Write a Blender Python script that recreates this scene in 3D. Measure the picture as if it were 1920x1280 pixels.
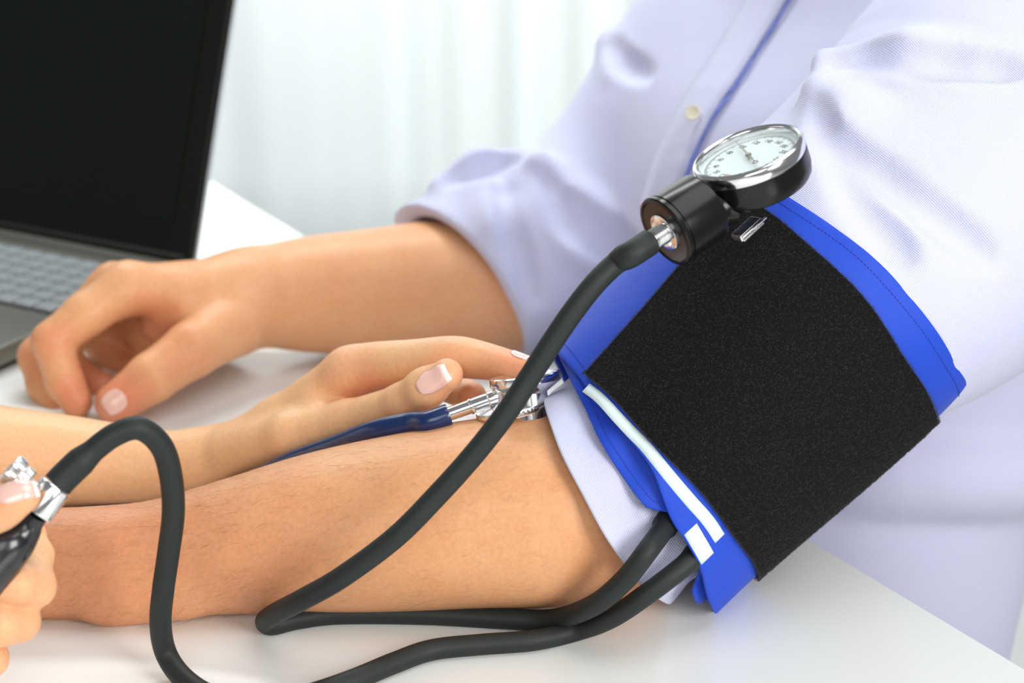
import bpy, bmesh, math, random
import numpy as np
from mathutils import Vector, Matrix

for o in list(bpy.data.objects):
    bpy.data.objects.remove(o)
random.seed(7)
RNG = np.random.default_rng(11)
SC = bpy.context.scene
COL = SC.collection

# ------------------------------------------------------------------ camera
T = 0.74                      # height of the desk top above the floor
CH = 0.476                    # camera height above the desk top
PITCH = math.radians(21.0)
FPX = 3200.0                  # focal length in pixels for a 1920 wide frame
cam_d = bpy.data.cameras.new('camera')
cam_d.sensor_width = 36.0
cam_d.lens = 36.0 * FPX / 1920.0
cam_d.clip_start = 0.02
cam_d.dof.use_dof = True
cam_d.dof.focus_distance = 0.90
cam_d.dof.aperture_fstop = 6.3
cam = bpy.data.objects.new('camera', cam_d)
COL.objects.link(cam)
cam.location = (0, 0, T + CH)
cam.rotation_euler = (math.pi / 2 - PITCH, 0, 0)
SC.camera = cam

# ------------------------------------------------------------------ world and lamps
w = bpy.data.worlds.new('world')
SC.world = w
w.use_nodes = True
bg = w.node_tree.nodes['Background']
bg.inputs[0].default_value = (0.94, 0.97, 1.0, 1)
bg.inputs[1].default_value = 0.21

def area(name, loc, target, size, energy, color, sy=None):
    d = bpy.data.lights.new(name, 'AREA')
    d.energy = energy
    d.color = color
    d.size = size
    if sy:
        d.shape = 'RECTANGLE'
        d.size_y = sy
    o = bpy.data.objects.new(name, d)
    COL.objects.link(o)
    o.location = loc
    o.rotation_euler = (Vector(target) - Vector(loc)).to_track_quat('-Z', 'Y').to_euler()
    return o
area('right_key_light', (0.98, -0.30, T + 0.62), (0.0, 0.86, T + 0.03), 0.55, 17.5, (1.0, 0.975, 0.93), 0.7)  # unseen key lamp front right, throws the hose shadow leftwards; not a window
area('front_fill_light', (-0.10, -0.45, T + 0.75), (-0.15, 0.9, T + 0.02), 0.9, 6.5, (1.0, 0.97, 0.93), 0.6)  # added frontal fill lamp that brightens the forearm and the examiner's hand
area('overhead_fill_light', (0.50, 0.70, T + 1.3), (0.15, 0.85, T), 0.9, 8.0, (0.97, 0.99, 1.0), 1.0)  # added overhead fill for the near sleeve and right of the desk
area('curtain_fill_light', (-0.4, 2.0, T + 1.6), (-0.1, 3.0, T + 0.2), 1.4, 50, (0.98, 1.0, 0.99), 0.5)  # added lamp aimed at the curtain to brighten it

SC.view_settings.view_transform = 'Standard'
SC.view_settings.look = 'None'
SC.view_settings.exposure = 0.0
SC.view_settings.gamma = 1.0
SC.view_settings.use_curve_mapping = False

# ------------------------------------------------------------------ pixel <-> place helpers
sP, cP = math.sin(PITCH), math.cos(PITCH)
CAM = np.array([0, 0, T + CH])
RIGHT = np.array([1.0, 0, 0])
UP = np.array([0, sP, cP])
FWD = np.array([0, cP, -sP])

def ray(px, py):
    return FWD + RIGHT * (px - 960) / FPX - UP * (py - 640) / FPX
def P(px, py, y):                     # the place seen at a pixel, y metres in front of the camera
    r = ray(px, py)
    return CAM + r * (y / r[1])
def Z(px, py, z):                     # the place seen at a pixel, z metres above the desk top
    r = ray(px, py)
    return CAM + r * ((z - CH) / r[2])
def R(rpx, p):                        # radius in metres of rpx pixels at that place
    return rpx * float(np.dot(p - CAM, FWD)) / FPX
def proj(p):
    q = np.asarray(p) - CAM
    d = q @ FWD
    return 960 + FPX * (q @ RIGHT) / d, 640 - FPX * (q @ UP) / d
def nrm(v):
    v = np.asarray(v, float)
    return v / np.linalg.norm(v)

# ------------------------------------------------------------------ objects
def link(name, me, mat, parent=None, smooth=True):
    o = bpy.data.objects.new(name, me)
    COL.objects.link(o)
    if mat is not None:
        me.materials.append(mat)
    if parent is not None:
        o.parent = parent
        o.matrix_parent_inverse = parent_inv(parent)
    if smooth:
        me.polygons.foreach_set('use_smooth', [True] * len(me.polygons))
        me.update()
    return o
def world_of(o):
    m = Matrix.LocRotScale(o.location, o.rotation_euler, o.scale)
    if o.parent:
        return world_of(o.parent) @ o.matrix_parent_inverse @ m
    return m
def parent_inv(p):
    return world_of(p).inverted()
def empty(name, loc, label, cat, group=None):
    o = bpy.data.objects.new(name, None)
    o.empty_display_size = 0.03
    COL.objects.link(o)
    o.location = tuple(loc)
    tag(o, label, cat, group)
    return o
def tag(o, label=None, cat=None, group=None, kind=None):
    if label: o['label'] = label
    if cat: o['category'] = cat
    if group: o['group'] = group
    if kind: o['kind'] = kind
    return o
def mesh(name, verts, faces):
    me = bpy.data.meshes.new(name)
    me.from_pydata([tuple(map(float, v)) for v in verts], [], [tuple(map(int, f)) for f in faces])
    me.update()
    return me
class MB:                              # collects shapes into one mesh
    def __init__(s):
        s.v = []; s.f = []
    def add(s, verts, faces):
        b = len(s.v)
        s.v += [tuple(map(float, v)) for v in verts]
        s.f += [tuple(int(i) + b for i in f) for f in faces]
        return s
    def lathe(s, prof, origin, axis, n=64, ref=None, cap=True, knurl=None):
        axis = nrm(axis)
        ref = nrm(np.cross(axis, ref if ref is not None else ([0, 0, 1] if abs(axis[2]) < .9 else [1, 0, 0])))
        e2 = np.cross(axis, ref)
        vs = []; fs = []
        for k, (r, h) in enumerate(prof):
            for i in range(n):
                a = 2 * math.pi * i / n
                rr = r
                if knurl and knurl[0] <= k <= knurl[1]:
                    rr = r * (1 + (knurl[2] if i % 2 else 0))
                vs.append(np.asarray(origin) + axis * h + (ref * math.cos(a) + e2 * math.sin(a)) * rr)
        for k in range(len(prof) - 1):
            for i in range(n):
                j = (i + 1) % n
                fs.append((k * n + i, k * n + j, (k + 1) * n + j, (k + 1) * n + i))
        if cap:
            fs.append(tuple(range(n))[::-1])
            fs.append(tuple((len(prof) - 1) * n + i for i in range(n)))
        return s.add(vs, fs)
    def tube(s, pts, rad, n=16, cap=True):
        pts = [np.asarray(p, float) for p in pts]
        m = len(pts)
        rad = rad if hasattr(rad, '__len__') else [rad] * m
        vs = []; fs = []
        prev = None
        for i in range(m):
            t = nrm(pts[min(i + 1, m - 1)] - pts[max(i - 1, 0)])
            if prev is None:
                prev = nrm(np.cross(t, [0.3, 0.1, 1.0]))
            u = nrm(prev - t * np.dot(prev, t))
            prev = u
            v = np.cross(t, u)
            for k in range(n):
                a = 2 * math.pi * k / n
                vs.append(pts[i] + (u * math.cos(a) + v * math.sin(a)) * rad[i])
        for i in range(m - 1):
            for k in range(n):
                l = (k + 1) % n
                fs.append((i * n + k, i * n + l, (i + 1) * n + l, (i + 1) * n + k))
        if cap:
            fs.append(tuple(range(n))[::-1])
            fs.append(tuple((m - 1) * n + i for i in range(n)))
        return s.add(vs, fs)
    def box(s, c, ax, ay, az, sx, sy, sz):
        c = np.asarray(c, float)
        vs = []
        for i in (-1, 1):
            for j in (-1, 1):
                for k in (-1, 1):
                    vs.append(c + np.asarray(ax) * i * sx / 2 + np.asarray(ay) * j * sy / 2 + np.asarray(az) * k * sz / 2)
        fs = [(0, 1, 3, 2), (4, 6, 7, 5), (0, 4, 5, 1), (2, 3, 7, 6), (0, 2, 6, 4), (1, 5, 7, 3)]
        return s.add(vs, fs)
    def build(s, name, mat, parent=None, smooth=True, bevel=0, seg=3, angle=35):
        me = mesh(name, s.v, s.f)
        bm = bmesh.new(); bm.from_mesh(me)
        bmesh.ops.recalc_face_normals(bm, faces=bm.faces)
        bm.to_mesh(me); bm.free()
        o = link(name, me, mat, parent, smooth)
        if bevel:
            m = o.modifiers.new('bevel', 'BEVEL'); m.width = bevel; m.segments = seg
            m.limit_method = 'ANGLE'; m.angle_limit = math.radians(30)
            if smooth:
                o.modifiers.new('wn', 'WEIGHTED_NORMAL').keep_sharp = True
        elif smooth and angle:
            sharp(me, angle)
        return o
def sharp(me, deg):
    bm = bmesh.new(); bm.from_mesh(me)
    for e in bm.edges:
        if len(e.link_faces) == 2 and e.calc_face_angle(0) > math.radians(deg):
            e.smooth = False
    bm.to_mesh(me); bm.free()
def catmull(pts, n=10):
    pts = [np.asarray(p, float) for p in pts]
    q = [2 * pts[0] - pts[1]] + pts + [2 * pts[-1] - pts[-2]]
    out = []
    for i in range(1, len(q) - 2):
        p0, p1, p2, p3 = q[i - 1], q[i], q[i + 1], q[i + 2]
        for k in range(n):
            t = k / n
            out.append(0.5 * ((2 * p1) + (-p0 + p2) * t + (2 * p0 - 5 * p1 + 4 * p2 - p3) * t * t + (-p0 + 3 * p1 - 3 * p2 + p3) * t ** 3))
    out.append(pts[-1])
    return out

# ------------------------------------------------------------------ materials
def mat(name, color, rough=0.5, metal=0.0, **kw):
    m = bpy.data.materials.new(name)
    m.use_nodes = True
    b = m.node_tree.nodes['Principled BSDF']
    b.inputs['Base Color'].default_value = (*color, 1)
    b.inputs['Roughness'].default_value = rough
    b.inputs['Metallic'].default_value = metal
    for k, v in kw.items():
        b.inputs[k.replace('_', ' ')].default_value = v
    return m
def nodes(m):
    nt = m.node_tree
    return nt, nt.nodes['Principled BSDF'], (lambda t, **k: _new(nt, t, **k))
def _new(nt, t, **k):
    n = nt.nodes.new(t)
    for a, v in k.items():
        setattr(n, a, v)
    return n
def bump_noise(m, scale, strength, dist=0.001, detail=4, coord='Object', vec=(1, 1, 1)):
    nt, b, N = nodes(m)
    tc = N('ShaderNodeTexCoord'); mp = N('ShaderNodeMapping'); no = N('ShaderNodeTexNoise'); bp = N('ShaderNodeBump')
    mp.inputs['Scale'].default_value = vec
    no.inputs['Scale'].default_value = scale; no.inputs['Detail'].default_value = detail
    bp.inputs['Strength'].default_value = strength; bp.inputs['Distance'].default_value = dist
    nt.links.new(tc.outputs[coord], mp.inputs[0]); nt.links.new(mp.outputs[0], no.inputs['Vector'])
    nt.links.new(no.outputs['Fac'], bp.inputs['Height']); nt.links.new(bp.outputs[0], b.inputs['Normal'])
    return no, bp

def skin_mat(name, base, warm, red):
    m = mat(name, base, 0.42)
    nt, b, N = nodes(m)
    L = nt.links.new
    b.inputs['Subsurface Weight'].default_value = 0.12
    b.inputs['Subsurface Radius'].default_value = (1.0, 0.35, 0.2)
    b.inputs['Subsurface Scale'].default_value = 0.005
    b.inputs['Specular IOR Level'].default_value = 0.35
    tc = N('ShaderNodeTexCoord')
    n1 = N('ShaderNodeTexNoise'); n1.inputs['Scale'].default_value = 28; n1.inputs['Detail'].default_value = 5
    n1.inputs['Roughness'].default_value = 0.6
    r1 = N('ShaderNodeMapRange'); r1.inputs[1].default_value = 0.35; r1.inputs[2].default_value = 0.7
    mx = N('ShaderNodeMix', data_type='RGBA')
    mx.inputs[6].default_value = (*base, 1); mx.inputs[7].default_value = (*warm, 1)
    at = N('ShaderNodeAttribute', attribute_name='flush')
    mx2 = N('ShaderNodeMix', data_type='RGBA'); mx2.inputs[7].default_value = (*red, 1)
    L(tc.outputs['Object'], n1.inputs['Vector']); L(n1.outputs['Fac'], r1.inputs[0]); L(r1.outputs[0], mx.inputs[0])
    L(mx.outputs[2], mx2.inputs[6]); L(at.outputs['Fac'], mx2.inputs[0])
    # fine mottling
    n3 = N('ShaderNodeTexNoise'); n3.inputs['Scale'].default_value = 420; n3.inputs['Detail'].default_value = 3
    mr = N('ShaderNodeMapRange'); mr.inputs[1].default_value = 0.3; mr.inputs[2].default_value = 0.7
    mr.inputs[3].default_value = 0.94; mr.inputs[4].default_value = 1.05
    hsv = N('ShaderNodeHueSaturation')
    L(tc.outputs['Object'], n3.inputs['Vector']); L(n3.outputs['Fac'], mr.inputs[0]); L(mr.outputs[0], hsv.inputs['Value'])
    L(mx2.outputs[2], hsv.inputs['Color']); L(hsv.outputs[0], b.inputs['Base Color'])
    # pores and fine creases
    vo = N('ShaderNodeTexVoronoi'); vo.inputs['Scale'].default_value = 900
    n2 = N('ShaderNodeTexNoise'); n2.inputs['Scale'].default_value = 140; n2.inputs['Detail'].default_value = 6
    mp = N('ShaderNodeMapping'); mp.inputs['Scale'].default_value = (1.0, 2.4, 1.8)
    ad = N('ShaderNodeMath', operation='MULTIPLY_ADD'); ad.inputs[1].default_value = 0.25
    L(tc.outputs['Object'], mp.inputs[0]); L(mp.outputs[0], n2.inputs['Vector']); L(tc.outputs['Object'], vo.inputs['Vector'])
    L(vo.outputs['Distance'], ad.inputs[0]); L(n2.outputs['Fac'], ad.inputs[2])
    bp = N('ShaderNodeBump'); bp.inputs['Strength'].default_value = 0.38; bp.inputs['Distance'].default_value = 0.0006
    L(ad.outputs[0], bp.inputs['Height']); L(bp.outputs[0], b.inputs['Normal'])
    return m
M = {}
M['skin_p'] = skin_mat('man_skin', (0.76, 0.40, 0.20), (0.74, 0.35, 0.165), (0.66, 0.20, 0.11))
M['skin_d'] = skin_mat('woman_skin', (0.84, 0.51, 0.27), (0.84, 0.48, 0.25), (0.80, 0.29, 0.16))
M['nail'] = mat('nail', (0.80, 0.50, 0.43), 0.22, Specular_IOR_Level=0.6, Coat_Weight=0.4)
M['nail_d'] = mat('nail_polished', (0.90, 0.56, 0.49), 0.12, Coat_Weight=1.0)
M['nail_tip'] = mat('nail_white_tip', (0.95, 0.93, 0.91), 0.15, Coat_Weight=1.0)
M['hair'] = mat('arm_hair', (0.17, 0.08, 0.035), 0.4)
M['rubber'] = mat('black_rubber', (0.016, 0.021, 0.020), 0.55, Specular_IOR_Level=0.35)
bump_noise(M['rubber'], 600, 0.12, 0.0003)
M['plastic'] = mat('black_plastic', (0.006, 0.006, 0.006), 0.24, Specular_IOR_Level=0.35)
bump_noise(M['plastic'], 900, 0.05, 0.0002)
M['chrome'] = mat('chrome', (0.86, 0.86, 0.87), 0.16, 1.0)
bump_noise(M['chrome'], 80, 0.05, 0.0004)
M['steel'] = mat('brushed_chrome', (0.82, 0.82, 0.83), 0.22, 1.0)
M['bulbrub'] = mat('bulb_rubber', (0.008, 0.010, 0.014), 0.25, Coat_Weight=0.3)
M['navy'] = mat('navy_tube', (0.005, 0.022, 0.10), 0.28, Coat_Weight=0.3)
M['desk'] = mat('white_laminate', (0.86, 0.885, 0.865), 0.20, Specular_IOR_Level=0.5)
bump_noise(M['desk'], 300, 0.03, 0.0003)
M['metal_leg'] = mat('desk_leg_metal', (0.5, 0.5, 0.5), 0.35, 0.9)
M['dial'] = mat('dial_face', (0.80, 0.93, 0.93), 0.5)
M['ink'] = mat('dial_ink', (0.03, 0.03, 0.035), 0.5)
M['redink'] = mat('dial_red_ink', (0.6, 0.06, 0.05), 0.5)
M['brass'] = mat('needle_bronze', (0.16, 0.13, 0.10), 0.3, 0.8)
M['laptop'] = mat('laptop_metal', (0.20, 0.20, 0.175), 0.33, 0.6)
bump_noise(M['laptop'], 500, 0.04, 0.0003)
M['tray'] = mat('keyboard_tray', (0.10, 0.10, 0.095), 0.35, 0.4)
M['key'] = mat('laptop_key', (0.42, 0.46, 0.48), 0.28, 0.3, Coat_Weight=0.3)
M['lid'] = mat('laptop_bezel', (0.009, 0.009, 0.007), 0.45, Specular_IOR_Level=0.15)
M['lidedge'] = mat('laptop_lid_edge', (0.42, 0.44, 0.46), 0.3, 0.8)
M['screen'] = mat('laptop_screen', (0.007, 0.010, 0.009), 0.35, Specular_IOR_Level=0.15)
M['curtain'] = mat('curtain_cloth', (0.84, 0.90, 0.90), 0.85)
M['wall'] = mat('wall_paint', (0.80, 0.83, 0.82), 0.9)
M['floor'] = mat('floor_tile', (0.55, 0.56, 0.56), 0.5)
bump_noise(M['floor'], 30, 0.1, 0.001)
M['button'] = mat('shirt_button', (0.85, 0.80, 0.62), 0.3, Coat_Weight=0.4)
M['thread'] = mat('thread_blue', (0.02, 0.05, 0.42), 0.8)
M['seam'] = mat('seam_thread', (0.20, 0.26, 0.68), 0.8)  # the placket seam's own blue
M['stripe'] = mat('white_print', (0.76, 0.90, 0.93), 0.55)
M['coat'] = mat('white_coat', (0.85, 0.86, 0.87), 0.8)
glass = mat('dial_glass', (1, 1, 1), 0.0, Transmission_Weight=1.0, IOR=1.0)
glass.node_tree.nodes['Principled BSDF'].inputs['IOR'].default_value = 1.12
M['glass'] = glass

def fabric(name, c1, c2, freq, rough=0.8, sheen=0.2, bumpd=0.0002, lines=0.5, strength=0.4):
    # micro check driven by the 'UVMap' stored in metres
    m = mat(name, c1, rough, Sheen_Weight=sheen)
    nt, b, N = nodes(m); L = nt.links.new
    uv = N('ShaderNodeUVMap', uv_map='UVMap'); sp = N('ShaderNodeSeparateXYZ')
    L(uv.outputs[0], sp.inputs[0])
    outs = []
    for ax in (0, 1):
        mu = N('ShaderNodeMath', operation='MULTIPLY'); mu.inputs[1].default_value = freq * 2 * math.pi
        si = N('ShaderNodeMath', operation='SINE')
        L(sp.outputs[ax], mu.inputs[0]); L(mu.outputs[0], si.inputs[0])
        outs.append(si)
    mxx = N('ShaderNodeMath', operation='MAXIMUM'); L(outs[0].outputs[0], mxx.inputs[0]); L(outs[1].outputs[0], mxx.inputs[1])
    mr = N('ShaderNodeMapRange'); mr.inputs[1].default_value = lines; mr.inputs[2].default_value = 1.0
    L(mxx.outputs[0], mr.inputs[0])
    mx = N('ShaderNodeMix', data_type='RGBA'); mx.inputs[6].default_value = (*c1, 1); mx.inputs[7].default_value = (*c2, 1)
    L(mr.outputs[0], mx.inputs[0]); L(mx.outputs[2], b.inputs['Base Color'])
    ad = N('ShaderNodeMath', operation='ADD'); L(outs[0].outputs[0], ad.inputs[0]); L(outs[1].outputs[0], ad.inputs[1])
    bp = N('ShaderNodeBump'); bp.inputs['Strength'].default_value = strength; bp.inputs['Distance'].default_value = bumpd
    tc = N('ShaderNodeTexCoord'); no = N('ShaderNodeTexNoise'); no.inputs['Scale'].default_value = 30; no.inputs['Detail'].default_value = 3
    L(tc.outputs['Object'], no.inputs['Vector'])
    bp2 = N('ShaderNodeBump'); bp2.inputs['Strength'].default_value = 0.25; bp2.inputs['Distance'].default_value = 0.004
    L(no.outputs['Fac'], bp2.inputs['Height']); L(bp2.outputs[0], bp.inputs['Normal'])
    L(ad.outputs[0], bp.inputs['Height']); L(bp.outputs[0], b.inputs['Normal'])
    return m
M['shirt'] = fabric('shirt_cloth', (0.70, 0.715, 0.85), (0.50, 0.53, 0.83), 1050, lines=0.5)
M['nylon'] = fabric('blue_nylon', (0.028, 0.088, 0.64), (0.017, 0.060, 0.50), 2000, rough=0.45, sheen=0.0, lines=0.2, bumpd=0.0001, strength=0.2)
M['nylon'].node_tree.nodes['Principled BSDF'].inputs['Specular IOR Level'].default_value = 0.15
M['velcro'] = mat('velcro_loop', (0.006, 0.006, 0.006), 0.95, Specular_IOR_Level=0.2)
_no, _bp = bump_noise(M['velcro'], 1100, 1.0, 0.0018, 5)
M['fuzz'] = mat('velcro_fibre', (0.042, 0.042, 0.040), 0.5)

# ------------------------------------------------------------------ signed distance modelling of bodies and cloth
class Prim:
    def __init__(s, f, c, r): s.f = f; s.c = np.asarray(c, float); s.r = r
def cone(a, b, ra, rb):
    a = np.asarray(a, float); b = np.asarray(b, float)
    ab = b - a; L2 = float(ab @ ab); l = math.sqrt(L2)
    k = (ra - rb) / l if l > 1e-9 else 0.0
    k = max(-0.95, min(0.95, k)); q = k / math.sqrt(1 - k * k)
    def f(p):
        pa = p - a
        h = pa @ ab / L2
        d = np.sqrt(np.maximum((pa * pa).sum(1) - h * h * L2, 0))
        t = np.clip(h + d * q / l, 0, 1)
        c = pa - t[:, None] * ab
        return np.sqrt((c * c).sum(1)) - (ra + (rb - ra) * t)
    return Prim(f, (a + b) / 2, l / 2 + max(ra, rb))
def ball(c, r):
    c = np.asarray(c, float)
    return Prim(lambda p: np.sqrt(((p - c) ** 2).sum(1)) - r, c, r)
def chain(pts, rads):
    out = []
    for i in range(len(pts) - 1):
        out.append(cone(pts[i], pts[i + 1], rads[i], rads[i + 1]))
    return out
_B = [None]
_K = [0.0]
def union(k, parts):
    cs = np.array([q.c for q in parts]); lo = min((q.c - q.r).tolist() for q in parts)
    mn = np.min([q.c - q.r for q in parts], 0); mxx = np.max([q.c + q.r for q in parts], 0)
    c = (mn + mxx) / 2; r = float(np.linalg.norm(mxx - mn) / 2)
    def f(p):
        d = None
        old = _K[0]; _K[0] = max(old, k)
        for q in parts:
            if _B[0] is not None:
                lb = np.linalg.norm(q.c - _B[0][0]) - q.r - _B[0][1]
                if lb > _K[0] + 0.004:
                    continue
            e = q.f(p)
            if d is None: d = e
            elif k <= 0: d = np.minimum(d, e)
            else:
                h = np.maximum(k - np.abs(d - e), 0) / k
                d = np.minimum(d, e) - h * h * k * 0.25
        _K[0] = old
        if d is None:
            d = np.full(len(p), 0.1)
        return d
    return Prim(f, c, r)
def carve(base, k, cuts):
    def f(p):
        old = _K[0]; _K[0] = max(old, k)
        d = base.f(p)
        for q in cuts:
            if _B[0] is not None and np.linalg.norm(q.c - _B[0][0]) - q.r - _B[0][1] > _K[0] + 0.004:
                continue
            e = -q.f(p)
            h = np.maximum(k - np.abs(d - e), 0) / k
            d = np.maximum(d, e) + h * h * k * 0.25
        _K[0] = old
        return d
    return Prim(f, base.c, base.r)

def polygonise(S, h, slack=0.0036, keep=None):
    H = 8 * h
    lo = S.c - S.r - H; n = np.ceil((2 * S.r + 2 * H) / H).astype(int)
    n = np.array([n, n, n]) if np.ndim(n) == 0 else n
    _B[0] = None
    g = np.stack(np.meshgrid(*[np.arange(k) for k in n], indexing='ij'), -1).reshape(-1, 3)
    if keep is not None:
        cc = lo + (g + 0.5) * H
        g = g[keep(cc)]
    act = []
    for i in range(0, len(g), 200000):
        gg = g[i:i + 200000]
        d = S.f(lo + (gg + 0.5) * H)
        act.append(gg[np.abs(d) < H * 0.87 + slack])
    act = np.concatenate(act)
    ii = np.stack(np.meshgrid(np.arange(9), np.arange(9), np.arange(9), indexing='ij'), -1)
    loc = ii.reshape(-1, 3)
    NN = int(max(n)) * 8 + 16
    def key(c): return (c[..., 0].astype(np.int64) * NN + c[..., 1]) * NN + c[..., 2]
    vk = []; vp = []; qd = []
    corners = [(a, b, c) for a in (0, 1) for b in (0, 1) for c in (0, 1)]
    edges = [(i, j) for i in range(8) for j in range(i + 1, 8) if sum(abs(np.array(corners[i]) - np.array(corners[j]))) == 1]
    ci = np.array(corners)
    Eij = np.array(edges)
    for blk in act:
        c0 = blk * 8
        bc = lo + (blk + 0.5) * H
        _B[0] = (bc, H * 0.87)
        D = S.f(lo + (c0 + loc) * h).reshape(9, 9, 9)
        s = D < 0
        if s.all() or not s.any():
            continue
        cs = sum(s[a:a + 8, b:b + 8, c:c + 8].astype(np.int8) for a, b, c in corners)
        cell = np.argwhere((cs > 0) & (cs < 8))
        if len(cell):
            cv = cell[:, None, :] + ci[None]
            dv = D[cv[..., 0], cv[..., 1], cv[..., 2]]          # m,8
            a = dv[:, Eij[:, 0]]; b = dv[:, Eij[:, 1]]
            m = (a < 0) != (b < 0)
            t = np.where(m, a / np.where(m, a - b, 1), 0)
            pos = ci[Eij[:, 0]][None] * (1 - t[..., None]) + ci[Eij[:, 1]][None] * t[..., None]
            pos = (pos * m[..., None]).sum(1) / m.sum(1)[:, None]
            vk.append(key(cell + c0)); vp.append(lo + (cell + c0 + pos) * h)
        for ax in range(3):
            A = D[:8, :8, :8]; sl = [slice(0, 8)] * 3; sl[ax] = slice(1, 9)
            Bq = D[tuple(sl)]
            e = np.argwhere((A < 0) != (Bq < 0))
            if len(e) == 0: continue
            inside = A[e[:, 0], e[:, 1], e[:, 2]] < 0
            e = e + c0
            u = np.zeros(3, int); v = np.zeros(3, int); u[(ax + 1) % 3] = 1; v[(ax + 2) % 3] = 1
            q = np.stack([key(e), key(e - u), key(e - u - v), key(e - v)], 1)
            q[~inside] = q[~inside][:, ::-1]
            qd.append(q)
    _B[0] = None
    vk = np.concatenate(vk); vp = np.concatenate(vp); qd = np.concatenate(qd)
    o = np.argsort(vk); vk = vk[o]; vp = vp[o]
    idx = np.searchsorted(vk, qd); idx = np.minimum(idx, len(vk) - 1)
    ok = (vk[idx] == qd).all(1)
    F = idx[ok]
    # light relaxing to take out grid noise
    for _ in range(3):
        acc = np.zeros_like(vp); cnt = np.zeros(len(vp))
        for a, b in ((0, 1), (1, 2), (2, 3), (3, 0)):
            np.add.at(acc, F[:, a], vp[F[:, b]]); np.add.at(cnt, F[:, a], 1)
            np.add.at(acc, F[:, b], vp[F[:, a]]); np.add.at(cnt, F[:, b], 1)
        vp = vp * 0.45 + (acc / np.maximum(cnt, 1)[:, None]) * 0.55
    return vp, F
def np_mesh(name, V, F, close=False):
    me = bpy.data.meshes.new(name)
    me.vertices.add(len(V)); me.vertices.foreach_set('co', V.astype(np.float32).ravel())
    k = F.shape[1]
    me.loops.add(F.size); me.loops.foreach_set('vertex_index', F.astype(np.int32).ravel())
    me.polygons.add(len(F)); me.polygons.foreach_set('loop_start', np.arange(0, F.size, k, dtype=np.int32))
    me.update(calc_edges=True)
    me.validate()
    if close:                                        # patch single missing quads
        bm = bmesh.new(); bm.from_mesh(me)
        ed = [e for e in bm.edges if len(e.link_faces) == 1]
        if ed:
            r = bmesh.ops.holes_fill(bm, edges=ed, sides=24)
            bmesh.ops.triangulate(bm, faces=r['faces'])
        bm.to_mesh(me); bm.free()
    return me
def set_flush(me, V, spots):
    f = np.zeros(len(V))
    for c, r, a in spots:
        d = np.linalg.norm(V - c, axis=1)
        f = np.maximum(f, a * np.clip(1 - (d / r) ** 2, 0, 1))
    at = me.attributes.new('flush', 'FLOAT', 'POINT')
    at.data.foreach_set('value', f.astype(np.float32))
def set_uv(me, V, fn):
    uv = fn(V)
    l = me.uv_layers.new(name='UVMap')
    vi = np.empty(len(me.loops), np.int32); me.loops.foreach_get('vertex_index', vi)
    l.data.foreach_set('uv', uv[vi].astype(np.float32).ravel())
def C(px, py, y, r):          # a joint: its place and its radius
    p = P(px, py, y)
    return p, R(r, p)
def smooth(js, n=4):                  # more joints along a limb, so that it tapers without steps
    q = catmull([np.append(j[0], j[1]) for j in js], n)
    return [(v[:3], float(v[3])) for v in q]
def limb(js):
    return chain([j[0] for j in js], [j[1] for j in js])

# ------------------------------------------------------------------ the room
def ring_normal(ix, iy, tilt):        # direction from its image direction and its lean away from the viewer
    n = RIGHT * ix - UP * iy
    n = nrm(n) * math.cos(tilt) + FWD * math.sin(tilt)
    return n
fl = MB().box((0, 1.0, -0.02), (1, 0, 0), (0, 1, 0), (0, 0, 1), 7, 7, 0.04).build('floor', M['floor'], None, False); tag(fl, kind='structure')
wb = MB().box((0, 3.35, 1.3), (1, 0, 0), (0, 1, 0), (0, 0, 1), 7, 0.1, 2.6).build('wall_back', M['wall'], None, False); tag(wb, kind='structure')
bb = MB().box((0, 3.29, 0.05), (1, 0, 0), (0, 1, 0), (0, 0, 1), 7, 0.02, 0.1).build('baseboard_back', M['wall'], None, False); tag(bb, kind='structure')

def curtain():
    vs = []; fs = []; nx = 560; nz = 8
    for i in range(nx):
        x = -2.2 + 4.4 * i / (nx - 1)
        for k in range(nz):
            z = 0.02 + 2.5 * k / (nz - 1)
            ph = x * 46 + 1.6 * math.sin(x * 7) + 0.25 * math.sin(z * 2.1 + x * 3)
            y = 3.05 + 0.012 * math.sin(ph) + 0.010 * math.sin(ph * 0.47 + 1)
            vs.append((x, y, z))
    for i in range(nx - 1):
        for k in range(nz - 1):
            a = i * nz + k
            fs.append((a, a + nz, a + nz + 1, a + 1))
    o = link('curtain', mesh('curtain', vs, fs), M['curtain'])
    o.modifiers.new('cloth', 'SOLIDIFY').thickness = 0.002
    tag(o, 'white pleated curtain hanging behind the desk and laptop', 'curtain')
curtain()

# desk: its far edge runs diagonally from the laptop side to the lower right
e0 = Z(392, 336, 0.0); e1 = Z(1920, 1252, 0.0)
eu = nrm(e1 - e0); en = nrm(np.array([-eu[1], eu[0], 0]))
if en[0] > 0: en = -en
far = e0 - eu * 0.35; near = e1 + eu * 0.55
dc = (far + near) / 2 + en * 0.50
dl = np.linalg.norm(near - far)
desk = empty('desk', (dc[0], dc[1], 0), 'white laminate office desk the arms and the laptop rest on', 'desk')
MB().box((dc[0], dc[1], T - 0.0125), eu, en, (0, 0, 1), dl, 1.0, 0.025).build('desk_top', M['desk'], desk, True, bevel=0.0015)
for a in (-1, 1):
    for b in (-1, 1):
        c = dc + eu * a * (dl / 2 - 0.06) + en * b * 0.44
        MB().box((c[0], c[1], (T - 0.025) / 2), eu, en, (0, 0, 1), 0.04, 0.04, T - 0.0255).build('leg', M['metal_leg'], desk, True, bevel=0.002)

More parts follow.
